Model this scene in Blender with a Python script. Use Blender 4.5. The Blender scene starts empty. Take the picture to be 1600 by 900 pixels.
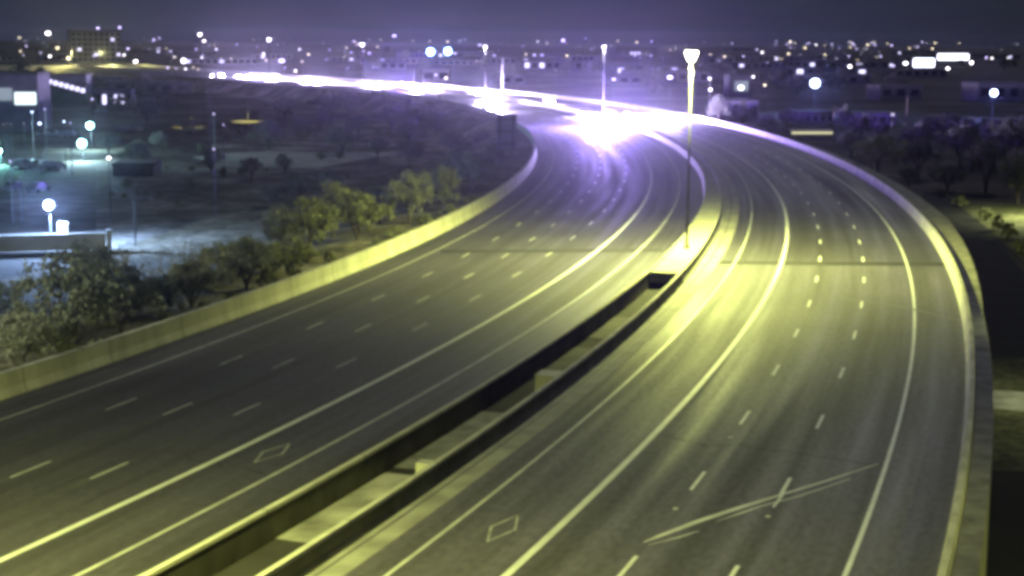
import bpy, bmesh, math, random
from mathutils import Vector, Matrix
PI = math.pi
random.seed(7)
C = bpy.context.scene.collection
sc = bpy.context.scene

# ------------------------------------------------------------------ camera
F, Y0, ROLL, H = 2375.6, 62.07, 0.006, 19.3
PT = math.atan2(450 - Y0, F)
cam_d = bpy.data.cameras.new('camera'); cam = bpy.data.objects.new('camera', cam_d); C.objects.link(cam)
cam_d.sensor_width = 36.0; cam_d.lens = F / 1600 * 36.0; cam_d.clip_start = 0.5; cam_d.clip_end = 40000
fwd = Vector((0, math.cos(PT), -math.sin(PT))); upv = Vector((0, math.sin(PT), math.cos(PT))); rgt = Vector((1, 0, 0))
R_ = rgt * math.cos(ROLL) + upv * math.sin(ROLL); U_ = upv * math.cos(ROLL) - rgt * math.sin(ROLL)
m3 = Matrix((R_, U_, -fwd)).transposed()
cam.matrix_world = Matrix.Translation((0, 0, H)) @ m3.to_4x4()
sc.camera = cam

def ray(x, y):
    return (R_ * ((x - 800) / F) - U_ * ((y - 450) / F) + fwd)
def at(x, y, z=0.0):                    # ground point seen at photo pixel x, y, for a surface at height z
    d = ray(x, y); t = (z - H) / d.z
    return Vector((0, 0, H)) + d * t
def atD(x, y, D):                       # point seen at pixel x, y at distance D ahead
    d = ray(x, y); return Vector((0, 0, H)) + d * (D / d.y)

# ------------------------------------------------------------------ world: night sky, city glow
w = bpy.data.worlds.new('World'); sc.world = w; w.use_nodes = True
nt = w.node_tree; nt.nodes.clear()
out = nt.nodes.new('ShaderNodeOutputWorld')
sky = nt.nodes.new('ShaderNodeTexSky'); sky.sky_type = 'NISHITA'; sky.sun_disc = False
sky.sun_elevation = math.radians(25); sky.sun_rotation = math.radians(200)
bg1 = nt.nodes.new('ShaderNodeBackground'); bg1.inputs['Strength'].default_value = 0.0012
nt.links.new(sky.outputs[0], bg1.inputs[0])
tc = nt.nodes.new('ShaderNodeTexCoord'); sx = nt.nodes.new('ShaderNodeSeparateXYZ')
nt.links.new(tc.outputs['Generated'], sx.inputs[0])
rz = nt.nodes.new('ShaderNodeValToRGB')
rz.color_ramp.elements[0].position = 0.0; rz.color_ramp.elements[0].color = (0.026, 0.032, 0.072, 1)
rz.color_ramp.elements[1].position = 0.035; rz.color_ramp.elements[1].color = (0.016, 0.026, 0.050, 1)
nt.links.new(sx.outputs['Z'], rz.inputs[0])
mr = nt.nodes.new('ShaderNodeMapRange'); mr.inputs['From Min'].default_value = 0.02; mr.inputs['From Max'].default_value = 0.33
mr.inputs['To Min'].default_value = 0.72; mr.inputs['To Max'].default_value = 0.34
nt.links.new(sx.outputs['X'], mr.inputs[0])
nz = nt.nodes.new('ShaderNodeTexNoise'); nz.inputs['Scale'].default_value = 9
nt.links.new(tc.outputs['Generated'], nz.inputs['Vector'])
mz = nt.nodes.new('ShaderNodeMapRange'); mz.inputs['To Min'].default_value = 0.75; mz.inputs['To Max'].default_value = 1.25
nt.links.new(nz.outputs[0], mz.inputs[0])
mm = nt.nodes.new('ShaderNodeMath'); mm.operation = 'MULTIPLY'
nt.links.new(mr.outputs[0], mm.inputs[0]); nt.links.new(mz.outputs[0], mm.inputs[1])
bg2 = nt.nodes.new('ShaderNodeBackground')
nt.links.new(rz.outputs[0], bg2.inputs[0]); nt.links.new(mm.outputs[0], bg2.inputs['Strength'])
ad = nt.nodes.new('ShaderNodeAddShader')
nt.links.new(bg1.outputs[0], ad.inputs[0]); nt.links.new(bg2.outputs[0], ad.inputs[1]); nt.links.new(ad.outputs[0], out.inputs[0])

sun_d = bpy.data.lights.new('night_fill', 'SUN'); sun = bpy.data.objects.new('night_fill', sun_d); C.objects.link(sun)  # faint unseen fill light, added so the ground stays visible
sun_d.energy = 0.38; sun_d.color = (0.95, 0.97, 1.0); sun_d.angle = math.radians(12)
sun.rotation_euler = (math.radians(55), 0, math.radians(160))

sc.view_settings.view_transform = 'Standard'; sc.view_settings.look = 'None'
sc.view_settings.exposure = 0; sc.view_settings.gamma = 1; sc.view_settings.use_curve_mapping = False
sc.render.engine = 'CYCLES'
cy = sc.cycles
cy.filter_width = 4.2; cy.pixel_filter_type = 'BLACKMAN_HARRIS'
cy.max_bounces = 4; cy.diffuse_bounces = 2; cy.glossy_bounces = 2; cy.transmission_bounces = 3; cy.volume_bounces = 0
cy.transparent_max_bounces = 8
cy.sample_clamp_indirect = 1.0; cy.sample_clamp_direct = 0
cy.use_denoising = True
cy.use_light_tree = True

# ------------------------------------------------------------------ materials
def new_mat(name):
    m = bpy.data.materials.new(name); m.use_nodes = True
    return m, m.node_tree, m.node_tree.nodes['Principled BSDF']
def mat(name, col, rough=0.7, var=0.25, scale=3.0, metal=0.0, bump=0.0, coord='Object', spec=0.5, stretch=None):
    m, nt, b = new_mat(name)
    tc = nt.nodes.new('ShaderNodeTexCoord'); n = nt.nodes.new('ShaderNodeTexNoise')
    n.inputs['Scale'].default_value = scale; n.inputs['Detail'].default_value = 6
    if stretch:
        mp = nt.nodes.new('ShaderNodeMapping'); mp.inputs['Scale'].default_value = stretch
        nt.links.new(tc.outputs[coord], mp.inputs[0]); nt.links.new(mp.outputs[0], n.inputs['Vector'])
    else: nt.links.new(tc.outputs[coord], n.inputs['Vector'])
    r = nt.nodes.new('ShaderNodeValToRGB')
    r.color_ramp.elements[0].position = .3; r.color_ramp.elements[1].position = .72
    r.color_ramp.elements[0].color = tuple(c * (1 - var) for c in col) + (1,)
    r.color_ramp.elements[1].color = tuple(min(1, c * (1 + var)) for c in col) + (1,)
    nt.links.new(n.outputs[0], r.inputs[0]); nt.links.new(r.outputs[0], b.inputs['Base Color'])
    b.inputs['Roughness'].default_value = rough; b.inputs['Metallic'].default_value = metal
    b.inputs['Specular IOR Level'].default_value = spec
    if bump:
        bp = nt.nodes.new('ShaderNodeBump'); bp.inputs['Strength'].default_value = bump
        nt.links.new(n.outputs[0], bp.inputs['Height']); nt.links.new(bp.outputs[0], b.inputs['Normal'])
    return m
def emis(name, col, s, sampled=False):
    m, nt, b = new_mat(name)
    b.inputs['Base Color'].default_value = (.3, .3, .3, 1)
    b.inputs['Emission Color'].default_value = tuple(col) + (1,); b.inputs['Emission Strength'].default_value = s
    if not sampled: m.cycles.emission_sampling = 'NONE'
    return m

def road_mat(name, base, tint, yj, far):
    m, nt, b = new_mat(name)
    uv = nt.nodes.new('ShaderNodeUVMap'); uv.uv_map = 'UVMap'
    def noise(sx_, sy_, scale, detail=4):
        mp = nt.nodes.new('ShaderNodeMapping'); mp.inputs['Scale'].default_value = (sx_, sy_, 1)
        nt.links.new(uv.outputs[0], mp.inputs[0])
        n = nt.nodes.new('ShaderNodeTexNoise'); n.inputs['Scale'].default_value = scale; n.inputs['Detail'].default_value = detail
        nt.links.new(mp.outputs[0], n.inputs['Vector']); return n
    streak = noise(0.010, 0.38, 1.6, 5)           # long wheel-worn streaks along the lanes
    blotch = noise(0.08, 0.12, 1.0, 6)
    fine = noise(1.0, 2.2, 1.6, 5)
    def rmap(n, a, c, lo=.3, hi=.7):
        k = nt.nodes.new('ShaderNodeMapRange'); k.inputs['From Min'].default_value = lo; k.inputs['From Max'].default_value = hi
        k.inputs['To Min'].default_value = a; k.inputs['To Max'].default_value = c
        nt.links.new(n.outputs[0], k.inputs[0]); return k
    def mul(a, c, op='MULTIPLY'):
        k = nt.nodes.new('ShaderNodeMath'); k.operation = op
        nt.links.new(a.outputs[0], k.inputs[0])
        if isinstance(c, (int, float)): k.inputs[1].default_value = c
        else: nt.links.new(c.outputs[0], k.inputs[1])
        return k
    v = mul(mul(rmap(streak, .66, 1.38), rmap(blotch, .82, 1.2)), rmap(fine, .72, 1.28))
    tcj = nt.nodes.new('ShaderNodeTexCoord'); sj = nt.nodes.new('ShaderNodeSeparateXYZ'); nt.links.new(tcj.outputs['Object'], sj.inputs[0])
    kj = nt.nodes.new('ShaderNodeMapRange'); kj.inputs['From Min'].default_value = yj; kj.inputs['From Max'].default_value = yj + 2.2   # older, darker paving beyond the joint
    kj.inputs['To Min'].default_value = base; kj.inputs['To Max'].default_value = far; nt.links.new(sj.outputs['Y'], kj.inputs[0])
    v = mul(v, kj)
    cmb = nt.nodes.new('ShaderNodeCombineColor')
    for i, t in enumerate(tint): nt.links.new(mul(v, t).outputs[0], cmb.inputs[i])
    nt.links.new(cmb.outputs[0], b.inputs['Base Color'])
    rr = rmap(streak, .82, .52)
    nt.links.new(rr.outputs[0], b.inputs['Roughness'])
    b.inputs['Specular IOR Level'].default_value = 0.5
    bp = nt.nodes.new('ShaderNodeBump'); bp.inputs['Strength'].default_value = .08
    nt.links.new(fine.outputs[0], bp.inputs['Height']); nt.links.new(bp.outputs[0], b.inputs['Normal'])
    return m

def ground_mat(name, c1, c2, c3, s1=0.03, s2=0.35):
    m, nt, b = new_mat(name)
    tc = nt.nodes.new('ShaderNodeTexCoord')
    n1 = nt.nodes.new('ShaderNodeTexNoise'); n1.inputs['Scale'].default_value = s1; n1.inputs['Detail'].default_value = 5
    n2 = nt.nodes.new('ShaderNodeTexNoise'); n2.inputs['Scale'].default_value = s2; n2.inputs['Detail'].default_value = 8
    for n in (n1, n2): nt.links.new(tc.outputs['Object'], n.inputs['Vector'])
    r = nt.nodes.new('ShaderNodeValToRGB'); e = r.color_ramp.elements
    e[0].position = .35; e[0].color = c1 + (1,); e[1].position = .62; e[1].color = c3 + (1,)
    k = e.new(.5); k.color = c2 + (1,)
    nt.links.new(n1.outputs[0], r.inputs[0])
    mx = nt.nodes.new('ShaderNodeMix'); mx.data_type = 'RGBA'; mx.blend_type = 'MULTIPLY'; mx.inputs[0].default_value = .8
    r2 = nt.nodes.new('ShaderNodeValToRGB'); r2.color_ramp.elements[0].position = .35; r2.color_ramp.elements[0].color = (.22, .22, .22, 1)
    r2.color_ramp.elements[1].position = .65
    nt.links.new(n2.outputs[0], r2.inputs[0])
    nt.links.new(r.outputs[0], mx.inputs[6]); nt.links.new(r2.outputs[0], mx.inputs[7]); nt.links.new(mx.outputs[2], b.inputs['Base Color'])
    b.inputs['Roughness'].default_value = .95; b.inputs['Specular IOR Level'].default_value = .1
    return m

M = {}
M['road_l'] = road_mat('asphalt_left', .062, (1.06, .97, 1.22), at(860, 392).y, .052)
M['road_r'] = road_mat('asphalt_right', .092, (1.06, .97, 1.16), at(1300, 412).y, .050)
M['dirt'] = ground_mat('desert_ground', (.05, .045, .035), (.10, .09, .07), (.17, .15, .12))
M['bank'] = ground_mat('embankment_soil', (.14, .13, .08), (.24, .22, .15), (.36, .33, .25), .12, .9)
M['grass'] = ground_mat('dry_grass', (.06, .06, .035), (.10, .10, .055), (.15, .145, .085), .2, 1.5)
M['floor'] = mat('median_gravel', (.035, .032, .03), .95, .5, .35, bump=.2)
M['path'] = mat('path_concrete', (.42, .40, .37), .9, .35, .2)
M['dark_road'] = mat('old_asphalt', (.018, .018, .018), .9, .3, .3, spec=.1)
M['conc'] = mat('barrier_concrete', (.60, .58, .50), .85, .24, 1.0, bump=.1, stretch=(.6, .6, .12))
def add_joints(m, every):
    nt = m.node_tree; b = nt.nodes['Principled BSDF']; src = b.inputs['Base Color'].links[0].from_socket
    uv = nt.nodes.new('ShaderNodeUVMap'); uv.uv_map = 'UVMap'; sp = nt.nodes.new('ShaderNodeSeparateXYZ'); nt.links.new(uv.outputs[0], sp.inputs[0])
    d = nt.nodes.new('ShaderNodeMath'); d.operation = 'DIVIDE'; d.inputs[1].default_value = every; nt.links.new(sp.outputs[0], d.inputs[0])
    f = nt.nodes.new('ShaderNodeMath'); f.operation = 'FRACT'; nt.links.new(d.outputs[0], f.inputs[0])
    c = nt.nodes.new('ShaderNodeMath'); c.operation = 'COMPARE'; c.inputs[1].default_value = .5; c.inputs[2].default_value = .006; nt.links.new(f.outputs[0], c.inputs[0])
    mx = nt.nodes.new('ShaderNodeMix'); mx.data_type = 'RGBA'; mx.inputs[7].default_value = (.26, .25, .20, 1)
    nt.links.new(c.outputs[0], mx.inputs[0]); nt.links.new(src, mx.inputs[6]); nt.links.new(mx.outputs[2], b.inputs['Base Color'])
add_joints(M['conc'], 9.0)
M['cap'] = mat('weathered_median_concrete', (.42, .41, .34), .85, .25, .8, bump=.1)
M['conc_d'] = mat('stained_concrete', (.25, .24, .21), .85, .4, .9, bump=.1)
M['gutter'] = mat('gutter_concrete', (.34, .33, .29), .8, .3, .5)
M['paint'] = mat('road_paint', (.55, .55, .52), .5, .25, .8)
M['paint_b'] = mat('bright_road_paint', (.8, .8, .76), .5, .12, .8)
M['paint_old'] = mat('worn_road_paint', (.42, .42, .39), .6, .45, 1.2)
M['scratch'] = mat('scraped_chalk', (.8, .8, .72), .6, .3, .6)
M['joint'] = mat('rubber_joint', (.012, .012, .012), .8, .2, 2)
M['steel'] = mat('galvanised_steel', (.05, .05, .052), .85, .2, 1.5, spec=.15)
M['steel_d'] = mat('dark_steel', (.12, .12, .13), .5, .2, 1.5, metal=.5)
M['bark'] = mat('bark', (.13, .11, .09), .9, .4, 4)
M['bark_pale'] = mat('pale_bark', (.38, .34, .27), .9, .3, 4)
M['leaf_olive'] = mat('leaf_olive', (.27, .28, .15), .8, .35, .9)
M['leaf_dark'] = mat('leaf_dark', (.20, .21, .155), .8, .35, .9)
M['leaf_gray'] = mat('leaf_grey', (.28, .28, .21), .8, .35, .9)
M['wall_a'] = mat('stucco_beige', (.30, .28, .25), .9, .2, .3)
M['wall_b'] = mat('stucco_grey', (.16, .16, .17), .9, .25, .3)
M['wall_w'] = mat('stucco_white', (.55, .55, .53), .85, .15, .3)
M['roof'] = mat('flat_roof', (.09, .09, .09), .9, .3, .3)
M['glass'] = mat('dark_glass', (.02, .022, .03), .15, .2, .5)
M['car_w'] = mat('car_paint_white', (.7, .7, .7), .3, .05, 1)
M['car_d'] = mat('car_paint_dark', (.05, .05, .06), .3, .1, 1)
M['car_s'] = mat('car_paint_silver', (.35, .36, .38), .3, .08, 1, metal=.4)
M['tyre'] = mat('tyre_rubber', (.02, .02, .02), .85, .2, 3)
M['sign_back'] = mat('sign_back_aluminium', (.22, .22, .24), .6, .2, .6, metal=.2)
M['e_white'] = emis('lamp_glow_white', (1, .93, 1), 9)
M['e_violet'] = emis('lamp_glow_violet', (.66, .55, 1), 4.5)
M['e_warm'] = emis('lamp_glow_warm', (1, .84, .55), 4.5)
M['e_blue'] = emis('lamp_glow_blue', (.25, .45, 1), 26)
M['e_bluew'] = emis('lamp_glow_blue_white', (.55, .68, 1), 14)
M['e_teal'] = emis('lamp_glow_teal', (.35, .95, 1), 20)
M['e_dim'] = emis('lamp_glow_dim', (.80, .78, 1), 1.1)
M['e_sodium'] = emis('lamp_glow_sodium', (1, .98, .62), 40)
M['e_head'] = emis('headlight_glow', (.9, .82, 1), 1200)
M['e_strobe'] = emis('blue_beacon_glow', (.15, .15, 1), 40)
M['e_win'] = emis('lit_window_white', (.8, .95, 1), 1.6)
M['e_winv'] = emis('lit_window_violet', (.7, .66, 1), 2.2)
M['e_teal_dim'] = emis('dim_teal_glow', (.6, .75, .8), .35)
M['e_winy'] = emis('lit_canopy_strip', (1, .95, .55), .9)

# ------------------------------------------------------------------ helpers
def obj(name, bm, m, parent=None, smooth=False):
    me = bpy.data.meshes.new(name); bm.to_mesh(me); bm.free()
    if m: me.materials.append(m)
    if smooth:
        for p in me.polygons: p.use_smooth = True
    o = bpy.data.objects.new(name, me); C.objects.link(o)
    if parent: o.parent = parent
    return o
def tag(o, label=None, cat=None, group=None, kind=None):
    if label: o['label'] = label
    if cat: o['category'] = cat
    if group: o['group'] = group
    if kind: o['kind'] = kind
    return o
def empty(name, loc, label, cat, group=None, rz=0, scale=1):
    o = bpy.data.objects.new(name, None); C.objects.link(o); o.empty_display_size = .3
    o.location = loc; o.rotation_euler = (0, 0, rz); o.scale = (scale,) * 3 if isinstance(scale, (int, float)) else scale
    return tag(o, label, cat, group)
def copy_tree(o, parent=None):
    c = o.copy(); C.objects.link(c); c.parent = parent
    for ch in list(o.children): copy_tree(ch, c)
    return c
def box(bm, x0, x1, y0, y1, z0, z1, bev=0):
    r = bmesh.ops.create_cube(bm, size=1)
    for v in r['verts']:
        v.co = Vector(((x0 + x1) / 2 + v.co.x * (x1 - x0), (y0 + y1) / 2 + v.co.y * (y1 - y0), (z0 + z1) / 2 + v.co.z * (z1 - z0)))
    if bev:
        es = list({e for v in r['verts'] for e in v.link_edges})
        bmesh.ops.bevel(bm, geom=es, offset=bev, segments=1, affect='EDGES')
def tube(bm, pts, rads, n=8, cap=True):
    rings = []
    for i, p in enumerate(pts):
        p = Vector(p)
        d = (Vector(pts[min(i + 1, len(pts) - 1)]) - Vector(pts[max(i - 1, 0)])).normalized()
        a = d.cross(Vector((0, 0, 1)) if abs(d.z) < .95 else Vector((1, 0, 0))).normalized(); b = d.cross(a)
        rings.append([bm.verts.new(p + (a * math.cos(2 * PI * k / n) + b * math.sin(2 * PI * k / n)) * rads[i]) for k in range(n)])
    for r0, r1 in zip(rings[:-1], rings[1:]):
        for k in range(n): bm.faces.new((r0[k], r0[(k + 1) % n], r1[(k + 1) % n], r1[k]))
    if cap:
        bm.faces.new(rings[0][::-1]); bm.faces.new(rings[-1])

# ------------------------------------------------------------------ freeway alignment (world metres, right-hand edge, every 10 m)
REF = [(4.92,25.25),(8.64,34.58),(12.22,43.95),(15.65,53.37),(18.93,62.83),(22.07,72.33),(25.05,81.87),(27.89,91.46),(30.56,101.1),(33.08,110.77),(35.43,120.49),(37.62,130.24),(39.64,140.03),(41.5,149.85),(43.19,159.71),(44.73,169.59),(46.1,179.49),(47.32,189.42),(48.38,199.36),(49.3,209.32),(50.07,219.29),(50.7,229.27),(51.19,239.26),(51.56,249.25),(51.8,259.25),(51.91,269.25),(51.89,279.25),(51.75,289.25),(51.47,299.25),(51.06,309.24),(50.52,319.22),(49.84,329.2),(49.04,339.17),(48.1,349.12),(47.04,359.07),(45.86,369.0),(44.55,378.91),(43.12,388.81),(41.58,398.69),(39.9,408.54),(38.11,418.37),(36.19,428.18),(34.15,437.95),(31.97,447.69),(29.67,457.4),(27.24,467.07),(24.67,476.7),(21.97,486.29),(19.14,495.84),(16.17,505.35),(13.07,514.82),(9.84,524.24),(6.48,533.62),(3.01,542.96),(-0.58,552.26),(-4.29,561.51),(-8.1,570.73),(-12.0,579.91),(-16.01,589.06),(-20.1,598.17),(-24.26,607.25),(-28.51,616.3),(-32.82,625.32),(-37.2,634.31),(-41.64,643.28),(-46.13,652.22),(-50.67,661.14),(-55.25,670.04),(-59.87,678.93),(-64.52,687.8),(-69.21,696.65),(-73.92,705.49),(-78.65,714.32),(-83.4,723.14),(-88.16,731.95),(-92.93,740.76),(-97.7,749.57),(-102.48,758.37),(-107.26,767.17),(-112.04,775.97),(-116.81,784.77),(-121.57,793.57),(-126.33,802.38),(-131.07,811.19),(-135.8,820.0),(-140.52,828.82),(-145.23,837.65),(-149.92,846.48),(-154.59,855.31),(-159.25,864.16),(-163.89,873.01),(-168.51,881.87),(-173.12,890.74),(-177.7,899.62),(-182.27,908.5),(-186.82,917.39),(-191.36,926.29),(-195.87,935.2),(-200.37,944.12),(-204.85,953.05),(-209.31,961.98),(-213.75,970.93),(-218.17,979.88),(-222.58,988.84),(-226.97,997.81),(-231.34,1006.79),(-235.7,1015.78),(-240.04,1024.77),(-244.36,1033.77),(-248.66,1042.79),(-252.95,1051.81),(-257.22,1060.83),(-261.47,1069.87),(-265.71,1078.92),(-269.93,1087.97),(-274.13,1097.03),(-278.32,1106.1),(-282.49,1115.18),(-286.65,1124.26),(-290.79,1133.35),(-294.92,1142.45),(-299.03,1151.56),(-303.12,1160.68),(-307.2,1169.8),(-311.27,1178.93),(-315.32,1188.07),(-319.35,1197.21),(-323.37,1206.37)]
REF = [Vector(p) for p in REF]
S0 = -30.0; SMAX = S0 + 10 * (len(REF) - 3)
def ref(s):
    u = (s - S0) / 10; i = min(max(int(math.floor(u)), 1), len(REF) - 3); t = u - i
    p0, p1, p2, p3 = REF[i - 1], REF[i], REF[i + 1], REF[i + 2]
    P = .5 * ((2 * p1) + (p2 - p0) * t + (2 * p0 - 5 * p1 + 4 * p2 - p3) * t * t + (3 * p1 - p0 - 3 * p2 + p3) * t ** 3)
    T = .5 * ((p2 - p0) + 2 * (2 * p0 - 5 * p1 + 4 * p2 - p3) * t + 3 * (3 * p1 - p0 - 3 * p2 + p3) * t * t)
    return P, T.normalized()
OFF = {'S': (.132, .029, 3.164, 160), 'Q': (0, -.05, 7.05, 300), 'P': (0, -.1, 10.87, 300), 'R': (.227, -.958, 14.712, 210), 'M': (-.16, -.721, 18.783, 225),
       'T': (.337, -2.196, 32.684, 245), 'N': (.224, -2.163, 29.021, 245), 'E': (.379, -1.744, 46.786, 230),
       'A': (0, -1.0, 42.95, 250), 'B': (0, -1.2, 39.6, 250), 'Cc': (0, -1.5, 36.2, 250),
       'LB': (.511, -1.933, 49.507, 190), 'ML': (.405, -2.164, 25.25, 230), 'MR': (.204, -.655, 21.70, 160), 'G': (.023, -.927, 21.2, 160)}
def off(k, s):
    if isinstance(k, (int, float)): return k
    a, b, c, mx = OFF[k]; t = min(s, mx) / 100
    return a * t * t + b * t + c
def P3(s, o, z=0.0):
    p, t = ref(s); n = Vector((-t.y, t.x)); q = p + n * o
    return Vector((q.x, q.y, z))
def heading(s):
    t = ref(s)[1]; return math.atan2(t.y, t.x)
def srange(a, b):
    s = a; L = []
    while s < b:
        L.append(s); s += 2.5 if s < 250 else 6
    L.append(b); return L
def ribbon(name, prof, a, b, m, closed=False, uv=False, caps=False, smooth=False, parent=None):
    # prof(s) -> list of (offset, z); swept along the freeway
    bm = bmesh.new(); uvl = bm.loops.layers.uv.new('UVMap') if uv else None
    rows = []; info = {}
    for s in srange(a, b):
        row = []
        for (o, z) in prof(s):
            v = bm.verts.new(P3(s, o, z)); info[v] = (s, o); row.append(v)
        rows.append(row)
    for r0, r1 in zip(rows[:-1], rows[1:]):
        n = len(r0)
        for k in range(n if closed else n - 1):
            f = bm.faces.new((r0[k], r0[(k + 1) % n], r1[(k + 1) % n], r1[k]))
            if uv:
                for l in f.loops: l[uvl].uv = info[l.vert]
    if caps and closed:
        bm.faces.new(rows[0]); bm.faces.new(rows[-1][::-1])
    bmesh.ops.recalc_face_normals(bm, faces=bm.faces)
    if not closed:
        bm.faces.ensure_lookup_table()
        if bm.faces[0].normal.z < 0: bmesh.ops.reverse_faces(bm, faces=bm.faces)
    return obj(name, bm, m, parent, smooth)
SA, SB = -27.0, SMAX
def s_of(p):
    best = (1e9, 0)
    s = SA
    while s < SMAX:
        q = ref(s)[0]; n = ref(s)[1]; d = (Vector((p.x, p.y)) - q)
        a = abs(d.dot(n))
        if a < best[0] and d.length < 90: best = (a, s)
        s += .5
    return best[1]
SLOT = s_of(at(1046, 424, .9))

# ------------------------------------------------------------------ setting: ground, roads
GZ = -5.0
bm = bmesh.new()
bmesh.ops.create_circle(bm, cap_ends=True, radius=9000, segments=96)
for v in bm.verts: v.co.z = GZ
tag(obj('ground', bm, M['dirt']), kind='structure')

def bank_prof(s):
    k = 1 - .55 * max(0, min(1, (s - 150) / 120)); o = off('LB', s)
    return [(o + .55, .05), (o + 7 * k, 0), (o + 14 * k, -.9), (o + 30 * k, GZ + .3), (o + 48 * k, GZ - .1)]
tag(ribbon('embankment', bank_prof, SA, SB, M['bank'], smooth=True), kind='structure')
tag(ribbon('road', lambda s: [(off('ML', s) + .1, 0), (off('T', s), 0), (off('Cc', s), 0), (off('B', s), 0), (off('A', s), 0), (off('LB', s) + .4, 0)], SA, SB, M['road_l'], uv=True), kind='structure')
tag(ribbon('road', lambda s: [(-.3, 0), (off('S', s), 0), (off('Q', s), 0), (off('P', s), 0), (off('R', s), 0), (off('MR', s), 0)], SA, SB, M['road_r'], uv=True), kind='structure')
tag(ribbon('median_floor', lambda s: [(off('MR', s), -.45), (off('ML', s), -.45)], SA, SLOT + 2, M['floor']), kind='structure')
tag(ribbon('gutter', lambda s: [(off('G', s) - 1.0, .004), (off('G', s) - .12, .012)], SA, 420, M['gutter']), kind='structure')
tag(ribbon('gutter', lambda s: [(off('G', s) - .02, .02), (off('MR', s) - .25, .03)], SA, 420, M['gutter']), kind='structure')

def line(k, width, m, a=SA, b=SB, z=.006, name='lane_marking'):
    tag(ribbon(name, lambda s: [(off(k, s) - width / 2, z), (off(k, s) + width / 2, z)], a, b, m), kind='structure')
line('S', .20, M['paint_b']); line('R', .32, M['paint_b']); line('M', .18, M['paint'])
line('T', .32, M['paint_b']); line('N', .19, M['paint']); line('E', .16, M['paint'])
def dashes(k, start, step, m, far=330, w=.16, L=3.05):
    bm = bmesh.new(); s = start
    while s < far:
        q = []
        for ss in (s, s + L):
            for dw in (-w / 2, w / 2): q.append(bm.verts.new(P3(ss, off(k, ss) + dw, .006)))
        bm.faces.new((q[0], q[1], q[3], q[2])); s += step
    bmesh.ops.recalc_face_normals(bm, faces=bm.faces)
    tag(obj('lane_marking', bm, m), kind='structure')
dashes('A', -1.6, 12.85, M['paint']); dashes('B', -14.6, 12.95, M['paint']); dashes('Cc', -13.6, 13.1, M['paint'])
dashes('P', -4.9, 12.35, M['paint_b'], w=.18); dashes('Q', -4.6, 12.4, M['paint_b'], w=.18)
for k, s0 in (('A', 0), ('B', 0), ('Cc', 0)):       # worn lane seams between the dashes
    tag(ribbon('lane_marking', lambda s, k=k: [(off(k, s) - .05, .004), (off(k, s) + .05, .004)], SA, 60, mat('seam_paint', (.10, .10, .09), .8, .6, .3)), kind='structure')
# raised markers
for k, s0 in (('P', 4.5), ('P', 17), ('Q', 4.8), ('Q', -8), ('P', -7)):
    bm = bmesh.new(); p = P3(s0, off(k, s0), .0)
    box(bm, p.x - .1, p.x + .1, p.y - .06, p.y + .06, 0.001, .03)
    tag(obj('road_stud', bm, M['paint_b']), 'small white raised road stud between the dashes of a lane line', 'road stud', 'road studs on the right carriageway')
# hov diamonds
def diamond(s0, k1, k2, L=3.9, W=1.15, t=.13):
    bm = bmesh.new(); o0 = (off(k1, s0) + off(k2, s0)) / 2
    outer = [(-L / 2, 0), (0, W / 2), (L / 2, 0), (0, -W / 2)]; f = 1 - 2 * t / W
    vo = [bm.verts.new(P3(s0 + a, o0 + b, .006)) for a, b in outer]; vi = [bm.verts.new(P3(s0 + a * (1 - 1.1 * t), o0 + b * f, .006)) for a, b in outer]
    for i in range(4): bm.faces.new((vo[i], vo[(i + 1) % 4], vi[(i + 1) % 4], vi[i]))
    bmesh.ops.recalc_face_normals(bm, faces=bm.faces)
    tag(obj('lane_symbol', bm, M['paint_old']), kind='structure')
diamond(s_of(at(428, 707)), 'N', 'T'); diamond(s_of(at(797, 824)), 'M', 'R')
# joint across both carriageways and pale scrapes
def strip(name, pts, wid, m, z=.008):
    bm = bmesh.new(); rows = []
    for i, (p, w_) in enumerate(zip(pts, wid)):
        d = (pts[min(i + 1, len(pts) - 1)] - pts[max(i - 1, 0)]); n = Vector((-d.y, d.x)).normalized()
        rows.append([bm.verts.new((p.x + n.x * w_ / 2, p.y + n.y * w_ / 2, z)), bm.verts.new((p.x - n.x * w_ / 2, p.y - n.y * w_ / 2, z))])
    for a, b in zip(rows[:-1], rows[1:]): bm.faces.new((a[0], a[1], b[1], b[0]))
    bmesh.ops.recalc_face_normals(bm, faces=bm.faces)
    if bm.faces[:][0].normal.z < 0: bmesh.ops.reverse_faces(bm, faces=bm.faces)
    return tag(obj(name, bm, m), kind='structure')
M['tar'] = mat('tar_seal', (.026, .025, .026), .8, .3, .4)
strip('expansion_joint', [at(688, 393), at(860, 392), at(1036, 391)], [1.8, 2.2, 2.2], M['tar'], .003)
strip('expansion_joint', [at(1118, 410), at(1300, 412), at(1480, 413)], [2.2, 2.2, 2.2], M['tar'], .003)
strip('scrape_mark', [at(1005, 848), at(1030, 838), at(1090, 815), at(1160, 792), at(1215, 775), at(1290, 752), at(1372, 725)], [.05, .22, .30, .28, .17, .14, .06], M['scratch'], .012)
strip('scrape_mark', [at(1012, 852), at(1060, 840), at(1092, 830)], [.03, .10, .06], M['scratch'], .012)
strip('scrape_mark', [at(1120, 815), at(1155, 803), at(1190, 791), at(1250, 775), at(1330, 748)], [.03, .14, .10, .10, .05], M['scratch'], .012)
strip('scrape_mark', [at(1230, 757), at(1221, 776), at(1208, 793)], [.10, .12, .12], M['paint_b'], .014)
strip('scrape_mark', [at(880, 872), at(950, 862), at(1005, 849)], [.02, .04, .03], mat('faint_scrape', (.17, .17, .15), .8, .3, 1), .012)
strip('scrape_mark', [at(1290, 462), at(1400, 478), at(1508, 502)], [.2, .45, .2], mat('faint_patch', (.12, .12, .11), .6, .3, 1), .010)

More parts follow.
